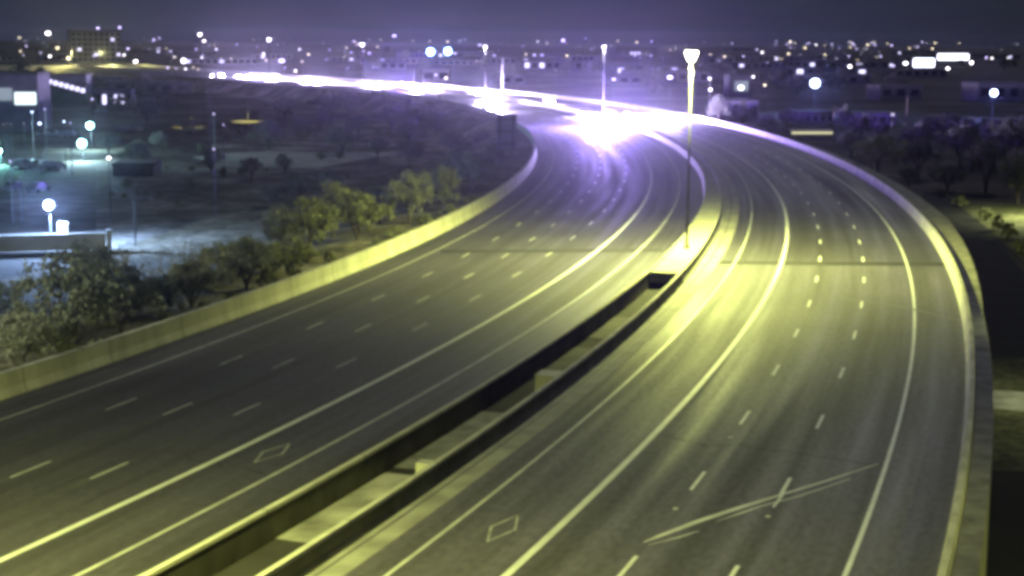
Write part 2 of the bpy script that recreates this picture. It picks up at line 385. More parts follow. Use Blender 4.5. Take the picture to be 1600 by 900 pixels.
random.seed(5)
for s0, k1, k2 in ((14, 'S', 'R'), (47, 'S', 'P'), (31, 'E', 'B'), (56, 'B', 'T'), (96, 'S', 'R'), (110, 'E', 'T'), (3, 'N', 'Cc')):     # wandering sealed cracks
    n = 9; P_ = [P3(s0 + random.uniform(-.5, .5) + i * .25, off(k1, s0) + (off(k2, s0) - off(k1, s0)) * i / (n - 1)) for i in range(n)]
    strip('crack_seal', P_, [.09] * n, M['tar'], .0045)
# ------------------------------------------------------------------ barriers
def jersey(k, h, side, top=.11, foot=.32):
    # side = +1: road face looks to the right-hand side (smaller offset)
    def f(s):
        c = off(k, s)
        return [(c - foot, -.05), (c - foot, .08), (c - foot + .13, .33), (c - top, h), (c + top, h), (c + foot - .13, .33), (c + foot, .08), (c + foot, -.05)]
    return f
M['shade_conc'] = mat('shaded_concrete', (.11, .105, .09), .9, .45, .5, bump=.1)  # concrete toned dark for the shade on barrier sides and slot floor
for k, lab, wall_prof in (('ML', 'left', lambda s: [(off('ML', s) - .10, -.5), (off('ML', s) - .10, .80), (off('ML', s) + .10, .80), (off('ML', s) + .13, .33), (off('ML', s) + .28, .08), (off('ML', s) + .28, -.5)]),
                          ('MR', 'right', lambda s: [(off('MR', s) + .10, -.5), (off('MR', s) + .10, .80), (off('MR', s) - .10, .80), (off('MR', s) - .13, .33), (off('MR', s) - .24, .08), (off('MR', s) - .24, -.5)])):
    t = empty('concrete_barrier', P3(10, off(k, 10), 0), 'long concrete barrier with painted-in shade below its pale top on the %s edge of the median slot' % lab, 'barrier')
    for nm, pf, mt_ in (('wall', wall_prof, 'shade_conc'), ('coping', lambda s, k=k: [(off(k, s) - .13, .802), (off(k, s) - .12, .95), (off(k, s) + .12, .95), (off(k, s) + .13, .802)], 'conc')):
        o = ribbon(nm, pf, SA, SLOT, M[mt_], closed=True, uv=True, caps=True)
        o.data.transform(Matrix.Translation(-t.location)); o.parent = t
tag(ribbon('median_wall', lambda s: [(off('MR', s) - .3, 0), (off('MR', s) - .13, .35), (off('MR', s) - .1, .92), (off('MR', s) + .12, .92), (off('MR', s) + .14, .80), (off('ML', s) - .14, .80), (off('ML', s) - .12, .92), (off('ML', s) + .1, .92), (off('ML', s) + .13, .35), (off('ML', s) + .3, 0)], SLOT + .01, SB, M['cap'], closed=True, uv=True, caps=True),
    'wide capped concrete median that carries the tall lamp post and runs on round the curve', 'barrier')
tag(ribbon('concrete_barrier', lambda s: [(off('LB', s), -.02), (off('LB', s) + .02, .1), (off('LB', s) + .16, .5), (off('LB', s) + .2, 1.38), (off('LB', s) + .55, 1.38), (off('LB', s) + .6, -.4)], SA, SB, M['conc'], closed=True, uv=True, caps=True),
    'tall yellow-lit concrete barrier curving along the left edge of the freeway below the trees', 'barrier')
tag(ribbon('concrete_barrier', lambda s: [(0, -.02), (-.02, .1), (-.14, .35), (-.2, 1.0), (-.46, 1.0), (-.55, 0), (-.55, -.4)], SA, SB, M['conc'], closed=True, uv=True, caps=True),
    'pale concrete barrier curving along the right edge of the freeway', 'barrier')
def ledge(s):
    w_ = .5 + 1.9 * max(0, min(1, (s - 55) / 60)) * max(.25, min(1, (420 - s) / 180))
    return [(-.56, .35), (-.95 - w_, .35), (-1.0 - w_, GZ), (-.56, GZ)]
tag(ribbon('retaining_wall', ledge, SA, SB, M['conc_d'], closed=True, caps=True), 'concrete retaining wall with a flat ledge outside the right-hand freeway barrier', 'wall')
# cross walls in the median slot
def block(px, py, thick, zt, label, m='conc'):
    p = at(px, py, .0); s = s_of(p); bm = bmesh.new()
    a, b = off('MR', s) + .11, off('MR', s) + (1.75 if px > 800 else 1.35); vs = []
    for z in (-.46, zt):
        for (ss, oo) in ((s, a), (s, b), (s + thick, b), (s + thick, a)): vs.append(bm.verts.new(P3(ss, oo, z)))
    for f in ((0, 1, 2, 3), (4, 5, 6, 7), (0, 1, 5, 4), (1, 2, 6, 5), (2, 3, 7, 6), (3, 0, 4, 7)): bm.faces.new([vs[i] for i in f])
    bmesh.ops.recalc_face_normals(bm, faces=bm.faces)
    tag(obj('cross_wall', bm, M[m]), label, 'wall')
block(866, 604, 1.5, .62, 'bright concrete cross wall in the median slot, the larger of two')
block(658, 742, .7, .52, 'small pale concrete cross wall in the median slot nearest the camera')

M['lit_floor'] = mat('lit_floor_concrete', (.34, .33, .28), .9, .7, .45, bump=.2)  # pale tone painted where light falls on the slot floor
for (xa, ya, xb, yb, m_) in ((470, 850, 640, 742, 'lit_floor'), (668, 735, 800, 648, 'conc_d'), (880, 590, 935, 545, 'shade_conc'), (945, 530, 985, 497, 'shade_conc')):
    tag(ribbon('lit_floor_patch', lambda s: [(off('MR', s) + .2, -.38), (off('ML', s) - .15, -.38)], s_of(at(xa, ya, -.4)), s_of(at(xb, yb, -.4)), M[m_]), kind='structure')
# ------------------------------------------------------------------ tall lamp posts on the median
def lamp_post(loc, height, heads, label, power, rz=0, light=True, spot=True, col=(.86, 1.0, .22), headmat='e_sodium', hs=1.0, r=.13):
    t = empty('lamp_post', loc, label, 'lamp post', 'tall lamp posts along the freeway', rz)
    bm = bmesh.new(); tube(bm, [(0, 0, .35), (0, 0, height * .5), (0, 0, height)], [r, r * .8, r * .55], 12); obj('pole', bm, M['steel'], t, True)
    bm = bmesh.new(); tube(bm, [(0, 0, 0), (0, 0, .3), (0, 0, .36)], [r * 1.9, r * 1.9, r * 1.2], 12); obj('base', bm, M['conc_d'], t)
    k = hs
    for i in range(heads):
        a = 2 * PI * i / heads + .35; dx, dy = math.cos(a), math.sin(a)
        bm = bmesh.new(); tube(bm, [(0, 0, height - 1.7 * k), (dx * .28 * k, dy * .28 * k, height - .7 * k), (dx * .45 * k, dy * .45 * k, height + .04 * k)], [.07, .06, .055], 6)
        obj('arm', bm, M['steel'], t)
        bm = bmesh.new(); tube(bm, [(dx * .5 * k, dy * .5 * k, height + .26 * k), (dx * .5 * k, dy * .5 * k, height + .16 * k), (dx * .5 * k, dy * .5 * k, height - .02 * k)], [.08 * k, .2 * k, .25 * k], 12)
        hd = obj('lamp_head', bm, M['steel_d'], t)
        bm = bmesh.new(); tube(bm, [(dx * .26 * k, dy * .26 * k, height - 1.15 * k), (dx * .36 * k, dy * .36 * k, height - .75 * k), (dx * .46 * k, dy * .46 * k, height - .3 * k), (dx * .5 * k, dy * .5 * k, height - .021 * k)], [.03 * k, .1 * k, .19 * k, .24 * k], 12)
        obj('lens', bm, M[headmat], hd, True)
    if light:
        ld = bpy.data.lights.new('lamp_light', 'SPOT' if spot else 'POINT')
        if spot: ld.spot_size = math.radians(162); ld.spot_blend = .5
        ld.energy = power; ld.color = col; ld.shadow_soft_size = .35
        lo = bpy.data.objects.new('lamp_light', ld); C.objects.link(lo); lo.parent = t; lo.location = (0, 0, height - 1.35 * hs)
    return t
lp = at(1073, 388, .8)
SODIUM = (.90, .98, .235)
lamp_post(lp, 17.6, 4, 'tall steel lamp post with a blazing white head, rising from the yellow-lit median', 165000, col=SODIUM, hs=.8)
q = P3(-30, 23.5, .8)
lamp_post(q, 17.6, 4, 'tall lamp post on the median just outside the lower left corner', 135000, col=SODIUM)
for (px, py, D, lab) in ((944, 72, 352, 'distant lamp post with a violet-white head above the brightest headlight glare'),
                         (758, 72, 528, 'distant lamp post on the freeway bend, just right of the blue pair of floodlights'),
                         (566, 68, 690, 'distant lamp post over the far freeway, left of the two blue floodlights'),
                         (420, 60, 850, 'distant lamp post over the row of white headlight blobs at upper left'),
                         (312, 52, 1010, 'farthest freeway lamp post, bright on the left skyline'),):
    top = atD(px, py, D); k = D / 350
    lamp_post((top.x, top.y, .8), top.z - .8, 3, lab, 9000, col=(.85, .8, 1), headmat='e_white', hs=.6 * k, r=.16 * k ** .5, light=(D < 600))

# ------------------------------------------------------------------ vehicles
def make_car(paint, beacon=False, van=False):
    t = empty('parked_car', (0, 0, 0), '', 'car')
    prof = [(-2.3, .35), (-2.32, .85), (-2.1, 1.0), (-1.5, 1.05), (-.95, 1.5), (.55, 1.52), (1.15, 1.02), (2.1, .86), (2.3, .65), (2.3, .35)]
    if van: prof = [(-2.4, .35), (-2.42, 1.0), (-2.3, 1.78), (-1.9, 1.88), (.8, 1.86), (1.5, 1.15), (2.25, 1.0), (2.4, .75), (2.4, .35)]
    bm = bmesh.new(); rows = []
    for y in (-.9, -.8, .8, .9):
        k = 1 if abs(y) < .85 else .0
        rows.append([bm.verts.new((x, y * (1 - .18 * max(0, z - .95)), z - (.0 if k else .03))) for x, z in prof])
    for a, b in zip(rows[:-1], rows[1:]):
        n = len(a)
        for i in range(n): bm.faces.new((a[i], a[(i + 1) % n], b[(i + 1) % n], b[i]))
    bm.faces.new(rows[0]); bm.faces.new(rows[-1][::-1])
    bmesh.ops.recalc_face_normals(bm, faces=bm.faces)
    obj('body', bm, M[paint], t)
    zt = 1.82 if van else 1.47
    bm = bmesh.new(); x1, x0 = (1.52, .88) if van else (1.13, .62); zb = 1.17 if van else 1.06
    vs = [bm.verts.new(c) for c in ((x1 + .015, -.74, zb), (x1 + .015, .74, zb), (x0 + .015, .66, zt), (x0 + .015, -.66, zt))]; bm.faces.new(vs)
    bmesh.ops.solidify(bm, geom=bm.faces[:], thickness=.02); obj('windscreen', bm, M['glass'], t)
    for x in (-1.45, 1.4):
        for y in (-.82, .82):
            bm = bmesh.new(); r = bmesh.ops.create_cone(bm, cap_ends=True, segments=16, radius1=.34, radius2=.34, depth=.22)
            bmesh.ops.rotate(bm, verts=bm.verts, matrix=Matrix.Rotation(PI / 2, 3, 'X')); bmesh.ops.translate(bm, verts=bm.verts, vec=(x, y, .34))
            obj('wheel', bm, M['tyre'], t)
    for y in (-.62, .62):
        bm = bmesh.new(); box(bm, 2.28, 2.42 if van else 2.34, y - .17, y + .17, .62, .8, .02); obj('headlight', bm, M['e_head'], t)
    if beacon:
        bm = bmesh.new(); box(bm, -.35, -.05, -.55, .55, zt + .05, zt + .2, .03); obj('light_bar', bm, M['e_strobe'], t)
    return t
protos = [make_car('car_w', True), make_car('car_d'), make_car('car_s', van=True), make_car('car_w', van=True)]
used = set()
def car(px, py, kind, power, label, col=(.66, .55, 1.0), group=None, blue=0):
    p = at(px, py, 0); s = s_of(p)
    if kind in used: t = copy_tree(protos[kind])
    else: t = protos[kind]; used.add(kind)
    t.location = (p.x, p.y, .006); t.rotation_euler = (0, 0, heading(s) + PI + random.uniform(-.08, .08))
    tag(t, label, 'car', group)
    if power:
        ld = bpy.data.lights.new('headlight_beam', 'POINT'); ld.energy = power; ld.color = col; ld.shadow_soft_size = .3 if group == g1 else .5
        lo = bpy.data.objects.new('headlight_beam', ld); C.objects.link(lo); lo.parent = t; lo.location = (3.1, 0, 1.0)
    if blue:
        ld = bpy.data.lights.new('beacon_light', 'POINT'); ld.energy = blue; ld.color = (.22, .10, 1); ld.shadow_soft_size = .3
        lo = bpy.data.objects.new('beacon_light', ld); C.objects.link(lo); lo.parent = t; lo.location = (-.2, 0, 2.6)
    return t
g1 = 'cars stopped across the freeway in the big violet glare'
L1 = 'car with glaring headlights among those stopped across the freeway in the largest glare'
for (x, y, k, p) in ((910, 182, 1, 1.0), (918, 198, 0, 1.5), (932, 188, 2, 1.1), (944, 201, 0, 1.5), (955, 184, 3, 1.0), (962, 195, 1, 1.1), (980, 187, 0, .9), (998, 190, 2, .7), (1018, 186, 1, .55), (1036, 189, 3, .45), (1050, 187, 1, .3)):
    car(x, y, k, 46000 * p, L1, group=g1, blue=60000 if k == 0 else 0)
def queue(lst, base, label, grp, blue=0, col=(.70, .60, 1.0)):
    for i, (x, y, p) in enumerate(lst):
        car(x, y, (1, 2, 3)[i % 3] if not (blue and i == 0) else 0, base * p, label, col, grp, blue if i == 0 else 0)
queue([(735, 147, 1), (744, 149, 1), (752, 146, 1), (757, 155, .9), (765, 150, .8), (772, 162, .7), (748, 163, .7), (762, 170, .6), (780, 174, .4)], 3500, 'car with bright headlights in the group just left of the sign back', 'cars by the sign')
queue([(628, 136, .8), (636, 140, 1), (645, 137, 1.4), (653, 141, 1), (660, 138, 1), (645, 144, .8)], 12000, 'car in the round violet glare below the pair of blue floodlights', 'cars below the blue floodlights', 110000)
queue([(562, 133, 1), (569, 136, 1), (577, 134, 1), (585, 137, .8), (597, 136, .5)], 3500, 'car with headlights on, left of the round violet glare on the far bend', 'cars on the far bend')
queue([(470, 130, .8), (476, 132, 1), (483, 130, 1.2), (489, 133, 1), (496, 131, .6)], 4500, 'car with headlights on in the short middle cluster of the far queue', 'cars in the middle far cluster')
queue([(372, 122, .6), (382, 123, .8), (393, 122, 1), (402, 125, 1.2), (409, 122, 1.4), (416, 126, 1.2), (424, 124, 1), (410, 129, .8), (430, 122, .6)], 8000, 'car with headlights on in the long white row at upper left', 'cars in the long far row')
queue([(332, 120, .8), (338, 123, 1), (345, 120, 1), (351, 124, 1.2)], 6000, 'car with headlights on at the far left end of the traffic queue', 'cars at the end of the queue')
t = car(857, 163, 3, 6000, 'single light-coloured van alone on the road left of the largest glare')

M['lens_off'] = mat('headlamp_unlit', (.3, .3, .32), .3, .1, 2)
lot0 = None
for i, (x, y) in enumerate(((30, 262), (44, 262), (58, 263), (76, 264), (90, 265), (100, 214), (112, 214), (84, 213), (66, 213), (188, 205), (200, 206), (214, 206), (60, 300), (20, 298), (150, 178), (162, 178))):
    p = at(x, y, GZ)
    if lot0 is None:
        lot0 = make_car('car_s'); t = lot0
        for c in t.children:
            if c.name.startswith('headlight'): c.data.materials[0] = M['lens_off']
    else: t = copy_tree(lot0)
    t.location = (p.x, p.y, GZ + .03); t.rotation_euler = (0, 0, random.choice((1.4, 1.5, 4.6)) + random.uniform(-.1, .1))
    tag(t, 'dark parked car standing unlit in the lots at left', 'car', 'parked cars in the lots at left')
# ------------------------------------------------------------------ sign back, masts and posts
p = at(791, 246, 0)
t = empty('road_sign', (p.x, p.y, 0), 'dark back of a tall rectangular road sign outside the left barrier at the bend', 'road sign', rz=.12)
bm = bmesh.new(); box(bm, -1.7, 1.7, -.05, .05, 1.3, 7.2, .02); obj('panel', bm, M['sign_back'], t)
for z in (2.2, 4.2, 6.3):
    bm = bmesh.new(); box(bm, -1.6, 1.6, -.13, -.055, z, z + .12); obj('rail', bm, M['steel'], t)
for x in (-1.1, 1.1):
    bm = bmesh.new(); tube(bm, [(x, -.22, -1.5), (x, -.22, 7.0)], [.09, .08], 8); obj('post', bm, M['steel'], t)
def mast(px, ytop, ybase, z0, label, r=.12, m='steel', arm=0, cat='pole'):
    p = at(px, ybase, z0); D = p.y; tp = atD(px, ytop, D); h = tp.z - z0
    t = empty('utility_pole', p, label, cat)
    bm = bmesh.new(); tube(bm, [(0, 0, 0), (0, 0, h * .6), (0, 0, h)], [r, r * .85, r * .6], 10); obj('shaft', bm, M[m], t, True)
    bm = bmesh.new(); tube(bm, [(0, 0, h), (0, 0, h + r * .8)], [r * .8, r * .3], 8); obj('cap', bm, M['steel_d'], t)
    if arm:
        bm = bmesh.new(); tube(bm, [(0, 0, h - .2), (arm * .5, 0, h + .15), (arm, 0, h + .1)], [.06, .05, .045], 8); obj('arm', bm, M[m], t)
        bm = bmesh.new(); box(bm, arm - .05, arm + .55, -.14, .14, h - .02, h + .14, .03); obj('lamp_head', bm, M['steel_d'], t)
    return t, h
mast(785, 91, 147, 0, 'thin white unlit mast rising behind the freeway left of centre', .3, 'wall_w')
mast(212, 311, 384, -4.7, 'slim grey unlit lamp post with a short arm, on the open ground at left', .11, arm=1.9, cat='lamp post')
mast(329, 130, 242, GZ, 'tall thin pole below the left end of the headlight queue', .2)
mast(600, 120, 175, GZ, 'thin dark pole standing below the far freeway bend', .16)
mast(1183, 95, 170, GZ, 'dark utility pole to the right of the tall freeway lamp post', .2, 'bark')
mast(1108, 118, 178, GZ, 'short white-topped pole right beside the tall freeway lamp post', .2, 'wall_w')
mast(1302, 165, 222, GZ, 'dark pole at the right end of the pale low warehouse wall', .2, 'bark')
mast(1415, 150, 215, GZ, 'dark pole among the trees on the right side', .2, 'bark')
mast(1366, 255, 272, 0, 'short pale marker post behind the right-hand barrier', .12, 'wall_w')

# ------------------------------------------------------------------ trees
def tree_mesh(seed, rx, rz, h0, nclump, nleaf, leaf, lm, bmat, spread=1.0, airy=.0):
    rnd = random.Random(seed)
    verts, faces = [], []; centres = []
    while len(centres) < nclump:
        a = rnd.uniform(0, 2 * PI); rr = rnd.random() ** .45; z = rnd.uniform(-.25, 1)
        prof_ = math.sqrt(max(0, 1 - max(z, 0) ** 2)) * (1 if z > 0 else (1 + z * .8))
        c = Vector((math.cos(a) * rr * rx * prof_, math.sin(a) * rr * rx * prof_ * .9, h0 + z * rz))
        c += Vector((rnd.gauss(0, .12) * rx, rnd.gauss(0, .12) * rx, rnd.gauss(0, .08) * rz)); centres.append(c)
    for c in centres:
        cr = rnd.uniform(.14, .30) * rx * spread
        for _ in range(int(nleaf * rnd.uniform(.4, 1.4))):
            d = Vector((rnd.gauss(0, 1), rnd.gauss(0, 1), rnd.gauss(0, .75))); d = d.normalized() * cr * rnd.random() ** .5
            p = c + d; s = leaf * rnd.uniform(.6, 1.5)
            u = Vector((rnd.gauss(0, 1), rnd.gauss(0, 1), rnd.gauss(0, 1))).normalized()
            v = u.cross(Vector((rnd.gauss(0, 1), rnd.gauss(0, 1), rnd.gauss(0, 1)))).normalized()
            i = len(verts); verts += [p - u * s, p + v * s * .45, p + u * s, p - v * s * .45]; faces.append((i, i + 1, i + 2, i + 3))
    me = bpy.data.meshes.new('crown'); me.from_pydata([tuple(v) for v in verts], [], faces); me.materials.append(M[lm])
    bm = bmesh.new(); base = h0 * .28
    nb = rnd.randint(3, 5)
    tube(bm, [(0, 0, -.5), (0, 0, base * .5), (rnd.gauss(0, .05), rnd.gauss(0, .05), base)], [rx * .075, rx * .06, rx * .055], 8)
    limbs = []
    for i in range(nb):
        a = 2 * PI * i / nb + rnd.uniform(-.4, .4)
        e = Vector((math.cos(a) * rx * .45, math.sin(a) * rx * .45, h0 + rz * rnd.uniform(0, .35)))
        mid = Vector((e.x * .4, e.y * .4, base + (e.z - base) * .55)) + Vector((rnd.gauss(0, .1), rnd.gauss(0, .1), 0))
        tube(bm, [(0, 0, base * .7), mid, e], [rx * .045, rx * .03, rx * .014], 6); limbs.append((mid, e))
    for c in centres[::2]:
        mid, e = min(limbs, key=lambda l: (l[1] - c).length)
        tube(bm, [mid.lerp(e, rnd.uniform(.2, .9)), c], [rx * .014, rx * .004], 4)
    mt = bpy.data.meshes.new('trunk'); bm.to_mesh(mt); bm.free(); mt.materials.append(M[bmat])
    return me, mt
TV = {}
for i in range(3):
    TV['olive%d' % i] = tree_mesh(10 + i, 3.5, 2.3, 2.7, 56, 66, .17, 'leaf_olive', 'bark')
    TV['grey%d' % i] = tree_mesh(20 + i, 3.2, 2.2, 2.7, 58, 56, .16, 'leaf_gray', 'bark')
    TV['dark%d' % i] = tree_mesh(30 + i, 3.6, 2.6, 3.0, 62, 58, .17, 'leaf_dark', 'bark')
    TV['bare%d' % i] = tree_mesh(40 + i, 2.6, 2.3, 2.4, 40, 10, .10, 'leaf_gray', 'bark_pale')
    TV['bush%d' % i] = tree_mesh(50 + i, 1.3, .95, .55, 26, 60, .11, 'leaf_olive', 'bark')
    TV['far%d' % i] = tree_mesh(60 + i, 3.8, 3.2, 3.2, 40, 26, .42, 'leaf_dark', 'bark')
W0 = {'o': 7.0, 'g': 6.8, 'd': 7.6, 'b': 5.6, 'f': 8.2}
TREES = 0
def tree(var, px, pyb, wpx, hpx, z, label, group=None, name='tree', cat='tree'):
    global TREES
    p = at(px, pyb, z); D = p.y
    wm = wpx * D / F; hm = hpx * D / F
    me, mt = TV[var]
    bw = (2.9 if var.startswith('bush') else {'olive': 7.4, 'grey': 7.2, 'dark': 8.1, 'bare': 6.0, 'far': 8.6}[var[:-1]])
    bh = (1.55 if var.startswith('bush') else {'olive': 5.3, 'grey': 5.0, 'dark': 5.7, 'bare': 4.8, 'far': 6.5}[var[:-1]])
    t = empty(name, p, label, cat, group, random.uniform(0, 6.28), (wm / bw, wm / bw, hm / bh))
    c = bpy.data.objects.new('crown', me); C.objects.link(c); c.parent = t
    k = bpy.data.objects.new('trunk', mt); C.objects.link(k); k.parent = t
    return t
near = [
 ('grey2', 640, 352, 92, 92, -.1, 'large round olive-grey tree just behind the left barrier'),
 ('olive1', 694, 336, 56, 84, -.1, 'yellow-lit tree joined to the right side of the large round olive-grey tree'),
 ('grey0', 592, 352, 66, 66, -.5, 'small grey-green tree hidden left of the large round olive-grey tree'),
 ('olive2', 558, 378, 104, 88, -.1, 'pale green tree with a yellow-lit top in the middle of the barrier row'),
 ('grey1', 520, 374, 96, 96, -.6, 'greyish tree behind the pale green tree with the yellow-lit top'),
 ('olive0', 484, 396, 108, 96, -.1, 'broad green tree left of the pale green tree with the yellow-lit top'),
 ('grey2', 445, 402, 80, 76, -.8, 'sage-coloured tree just behind the broad green tree'),
 ('dark0', 385, 455, 112, 92, -.1, 'dark bushy tree with visible trunk, midway along the left embankment'),
 ('olive1', 428, 432, 60, 60, -.3, 'low green tree just above the bright middle of the barrier'),
 ('grey0', 300, 486, 130, 92, -.2, 'dull grey tree between the dark bushy tree and the pale bare tree'),
 ('bare0', 205, 462, 110, 95, -1.0, 'pale bare-branched tree beside the slim unlit lamp post'),
 ('bare1', 262, 455, 90, 80, -1.2, 'whitish leafless tree right of the slim unlit lamp post'),
 ('bare2', 320, 440, 80, 66, -1.2, 'whitish leafless tree left of the dark bushy tree'),
 ('dark1', 190, 528, 150, 125, -.2, 'large dark tree, right half of the biggest dark clump'),
 ('dark2', 110, 548, 190, 165, -.2, 'largest dark tree on the left embankment'),
 ('dark0', 140, 470, 140, 100, -2.0, 'dark tree behind the biggest dark clump'),
 ('grey1', 30, 590, 150, 110, -.1, 'greyish green tree in the lower left corner behind the barrier'),
 ('olive1', 92, 582, 76, 66, -.1, 'small green tree between the corner tree and the largest dark tree'),
 ('dark1', 10, 530, 130, 100, -1.0, 'dark tree at the left edge above the corner tree'),
 ('dark0', 250, 500, 90, 80, -.4, 'dark grey tree right of the biggest dark clump'),
 ('grey2', 345, 432, 80, 60, -1.5, 'grey tree on the slope behind the dark bushy tree'),
 ('dark2', 738, 300, 70, 64, -.2, 'dark violet-tinged tree between the yellow-lit tree and the sign back'),
 ('dark0', 762, 276, 60, 56, -.2, 'dark tree next to the back of the road sign'),
 ('grey0', 720, 276, 70, 54, -1.5, 'dim tree behind the dark violet-tinged tree'),
 ('dark1', 515, 300, 44, 38, -3.0, 'small dark round tree behind the sage-coloured trees'),
 ('dark2', 470, 310, 70, 34, -4.0, 'dark tree above the row, right of the dark field'),
 ('dark0', 425, 318, 80, 32, -4.5, 'wide dark tree at the far side of the pale dirt track'),
 ('grey1', 393, 280, 46, 36, -4.8, 'small grey tree at the edge of the dark field'),
 ('grey2', 445, 268, 34, 24, -4.9, 'small tree next to the white end of the pale dirt path'),
]
for (v, x, y, w_, h_, z, lab) in near: tree(v, x, y, w_, h_ * .88, z, lab)
for (x, y, w_, h_) in ((460, 437, 38, 34), (418, 452, 40, 32), (515, 412, 30, 20), (615, 372, 34, 18), (665, 352, 32, 16), (590, 385, 26, 14), (700, 336, 30, 16), (360, 478, 30, 18), (320, 492, 34, 20), (260, 508, 30, 18), (735, 318, 26, 12), (30, 600, 40, 20), (150, 548, 36, 18)):
    tree('bush%d' % random.randrange(3), x, y, w_, h_, 0, 'low rounded shrub at the foot of the trees right behind the left barrier', 'shrubs along the left barrier', 'shrub', 'shrub')
random.seed(21)
for i in range(46):
    u = random.random(); x = 20 + 740 * u; yb = 600 - 275 * u ** .9 - random.uniform(8, 95) * (1 - .45 * u)
    if x > 560: yb = 372 - (x - 560) * .38 - random.uniform(8, 40)
    if yb < 262: continue
    v = random.choice(('grey%d', 'grey%d', 'olive%d', 'bare%d')) % random.randrange(3)
    w_ = random.uniform(42, 84) * (1.15 - .5 * u)
    tree(v, x, yb, w_, w_ * random.uniform(.55, .75), -.3 if yb > 560 - 260 * u else -1.8, 'low scrubby grey-green tree filling the slope behind the left barrier', 'scrub trees on the left slope')
for i in range(60):
    x = random.uniform(170, 760); y = random.uniform(185, 330)
    if y > 400 - x * .22: continue
    w_ = random.uniform(9, 24)
    tree('bush%d' % random.randrange(3), x, y, w_, w_ * random.uniform(.45, .7), GZ, 'small desert shrub dotted over the open ground left of the freeway', 'shrubs on the open ground', 'shrub', 'shrub')
# mid distance left
mid = [(170, 240), (215, 262), (250, 235), (330, 270), (420, 232), (468, 215), (500, 205), (535, 240), (560, 212), (590, 245), (612, 205), (640, 225), (655, 195), (690, 215), (705, 240), (742, 215), (755, 240), (230, 190), (190, 175), (265, 175), (300, 215), (445, 190), (510, 182), (545, 178), (600, 172), (690, 185), (640, 258), (725, 250)]
for i, (x, y) in enumerate(mid):
    k = random.uniform(.8, 1.35)
    tree(('dark%d' if y > 200 else 'far%d') % (i % 3), x, y, 46 * k, 30 * k, GZ, 'dim violet-grey tree on the low ground between the left embankment and the far freeway', 'trees on the low ground left of the freeway')
right = [
 ('olive1', 1372, 268, 84, 56, -1.0, 'green-tinged round tree right behind the right barrier, nearest the bend'),
 ('dark0', 1330, 246, 56, 40, -2, 'dark tree left of the green-tinged round tree'),
 ('dark1', 1435, 275, 70, 55, -4.5, 'dark tree right of the green-tinged round tree'),
 ('olive2', 1480, 300, 60, 40, GZ, 'low olive tree at the top of the dark road on the right'),
 ('dark2', 1540, 300, 90, 75, GZ, 'broad dark tree above the lit verge on the right'),
 ('dark0', 1590, 320, 80, 80, GZ, 'dark tree at the right edge above the lit verge'),
 ('dark1', 1500, 258, 90, 60, GZ, 'dark tree behind the low olive tree on the right'),
 ('dark2', 1575, 255, 90, 65, GZ, 'dark tree in the upper right behind the edge tree'),
 ('dark0', 1430, 238, 60, 45, GZ, 'small dark tree near the pale wall on the right'),
 ('olive0', 1420, 290, 44, 28, -3.5, 'small yellow-green tree hugging the outside of the retaining wall'),
]
for (v, x, y, w_, h_, z, lab) in right: tree(v, x, y, w_, h_, z, lab)
t1 = tree('dark1', 1122, 196, 44, 44, -.3, 'trimmed pale tree beside the foot of the right barrier near the tall lamp post')
for (x, y) in ((1200, 208), (1230, 200), (1345, 215), (1375, 222), (1460, 215), (1510, 222), (1550, 228), (1595, 222), (1320, 205), (1480, 205), (1160, 196)):
    tree('far%d' % random.randrange(3), x, y, random.uniform(40, 64), random.uniform(26, 38), GZ, 'dark tree among the buildings on the right of the freeway', 'dark trees right of the freeway')
for (x, y, w_, h_) in ((1500, 322, 34, 16), (1540, 345, 30, 18), (1575, 372, 34, 22), (1592, 395, 30, 20), (1558, 360, 22, 24), (1470, 308, 24, 12)):
    tree('bush%d' % random.randrange(3), x, y, w_, h_, GZ, 'low shrub on the lit verge beyond the dark road at right', 'shrubs on the right verge', 'shrub', 'shrub')
def area(x, d, what, grp):
    side = 'left of the far freeway' if x < 450 else ('behind the freeway bend' if x < 1090 else 'in the town at right')
    rng = 'near the skyline' if d > 1500 else ('in the middle distance' if d > 800 else 'nearest the freeway')
    return '%s %s, %s' % (what, side, rng), '%s %s, %s' % (grp, side, rng)
# far trees across the town
for i in range(70):
    y = random.choice((84, 90, 97, 104, 112, 120, 130, 140, 150)) + random.uniform(-3, 3); x = random.uniform(-20, 1620)
    z = GZ
    p = at(x, y, z)
    s = s_of(p) if p.y < 1150 else 9999
    if s < 9999:
        q = ref(s)[0]
        if (Vector((p.x, p.y)) - q).length < 75: continue
    hm = random.uniform(6, 11); k = F / p.y
    tree('far%d' % (i % 3), x, y, hm * 1.3 * k, hm * k, z, *area(x, p.y, 'dark distant tree', 'distant trees'))

# ------------------------------------------------------------------ side ground features
def patch(name, pts, m, z, kind='structure'):
    bm = bmesh.new(); vs = [bm.verts.new(at(x, y, z)) for x, y in pts]; f = bm.faces.new(vs)
    if f.normal.z < 0: bmesh.ops.reverse_faces(bm, faces=[f])
    bmesh.ops.triangulate(bm, faces=bm.faces[:])
    o = obj(name, bm, m); tag(o, kind=kind); return o
patch('frontage_road', [(1440, 296), (1475, 302), (1530, 345), (1600, 408), (1760, 520), (1760, 1000), (1480, 1000), (1500, 560)], M['dark_road'], GZ + .03)
patch('grass_verge', [(1440, 290), (1475, 302), (1530, 345), (1600, 408), (1760, 520), (1760, 330), (1600, 318), (1500, 290)], M['grass'], GZ + .05)
patch('grass_verge', [(1500, 560), (1760, 560), (1760, 736), (1490, 736)], M['grass'], GZ + .06)
patch('path', [(1500, 606), (1760, 622), (1760, 655), (1500, 634)], M['conc_d'], GZ + .09)
M['open'] = ground_mat('pale_open_dirt', (.14, .13, .11), (.30, .28, .25), (.50, .47, .42), .06, .5)
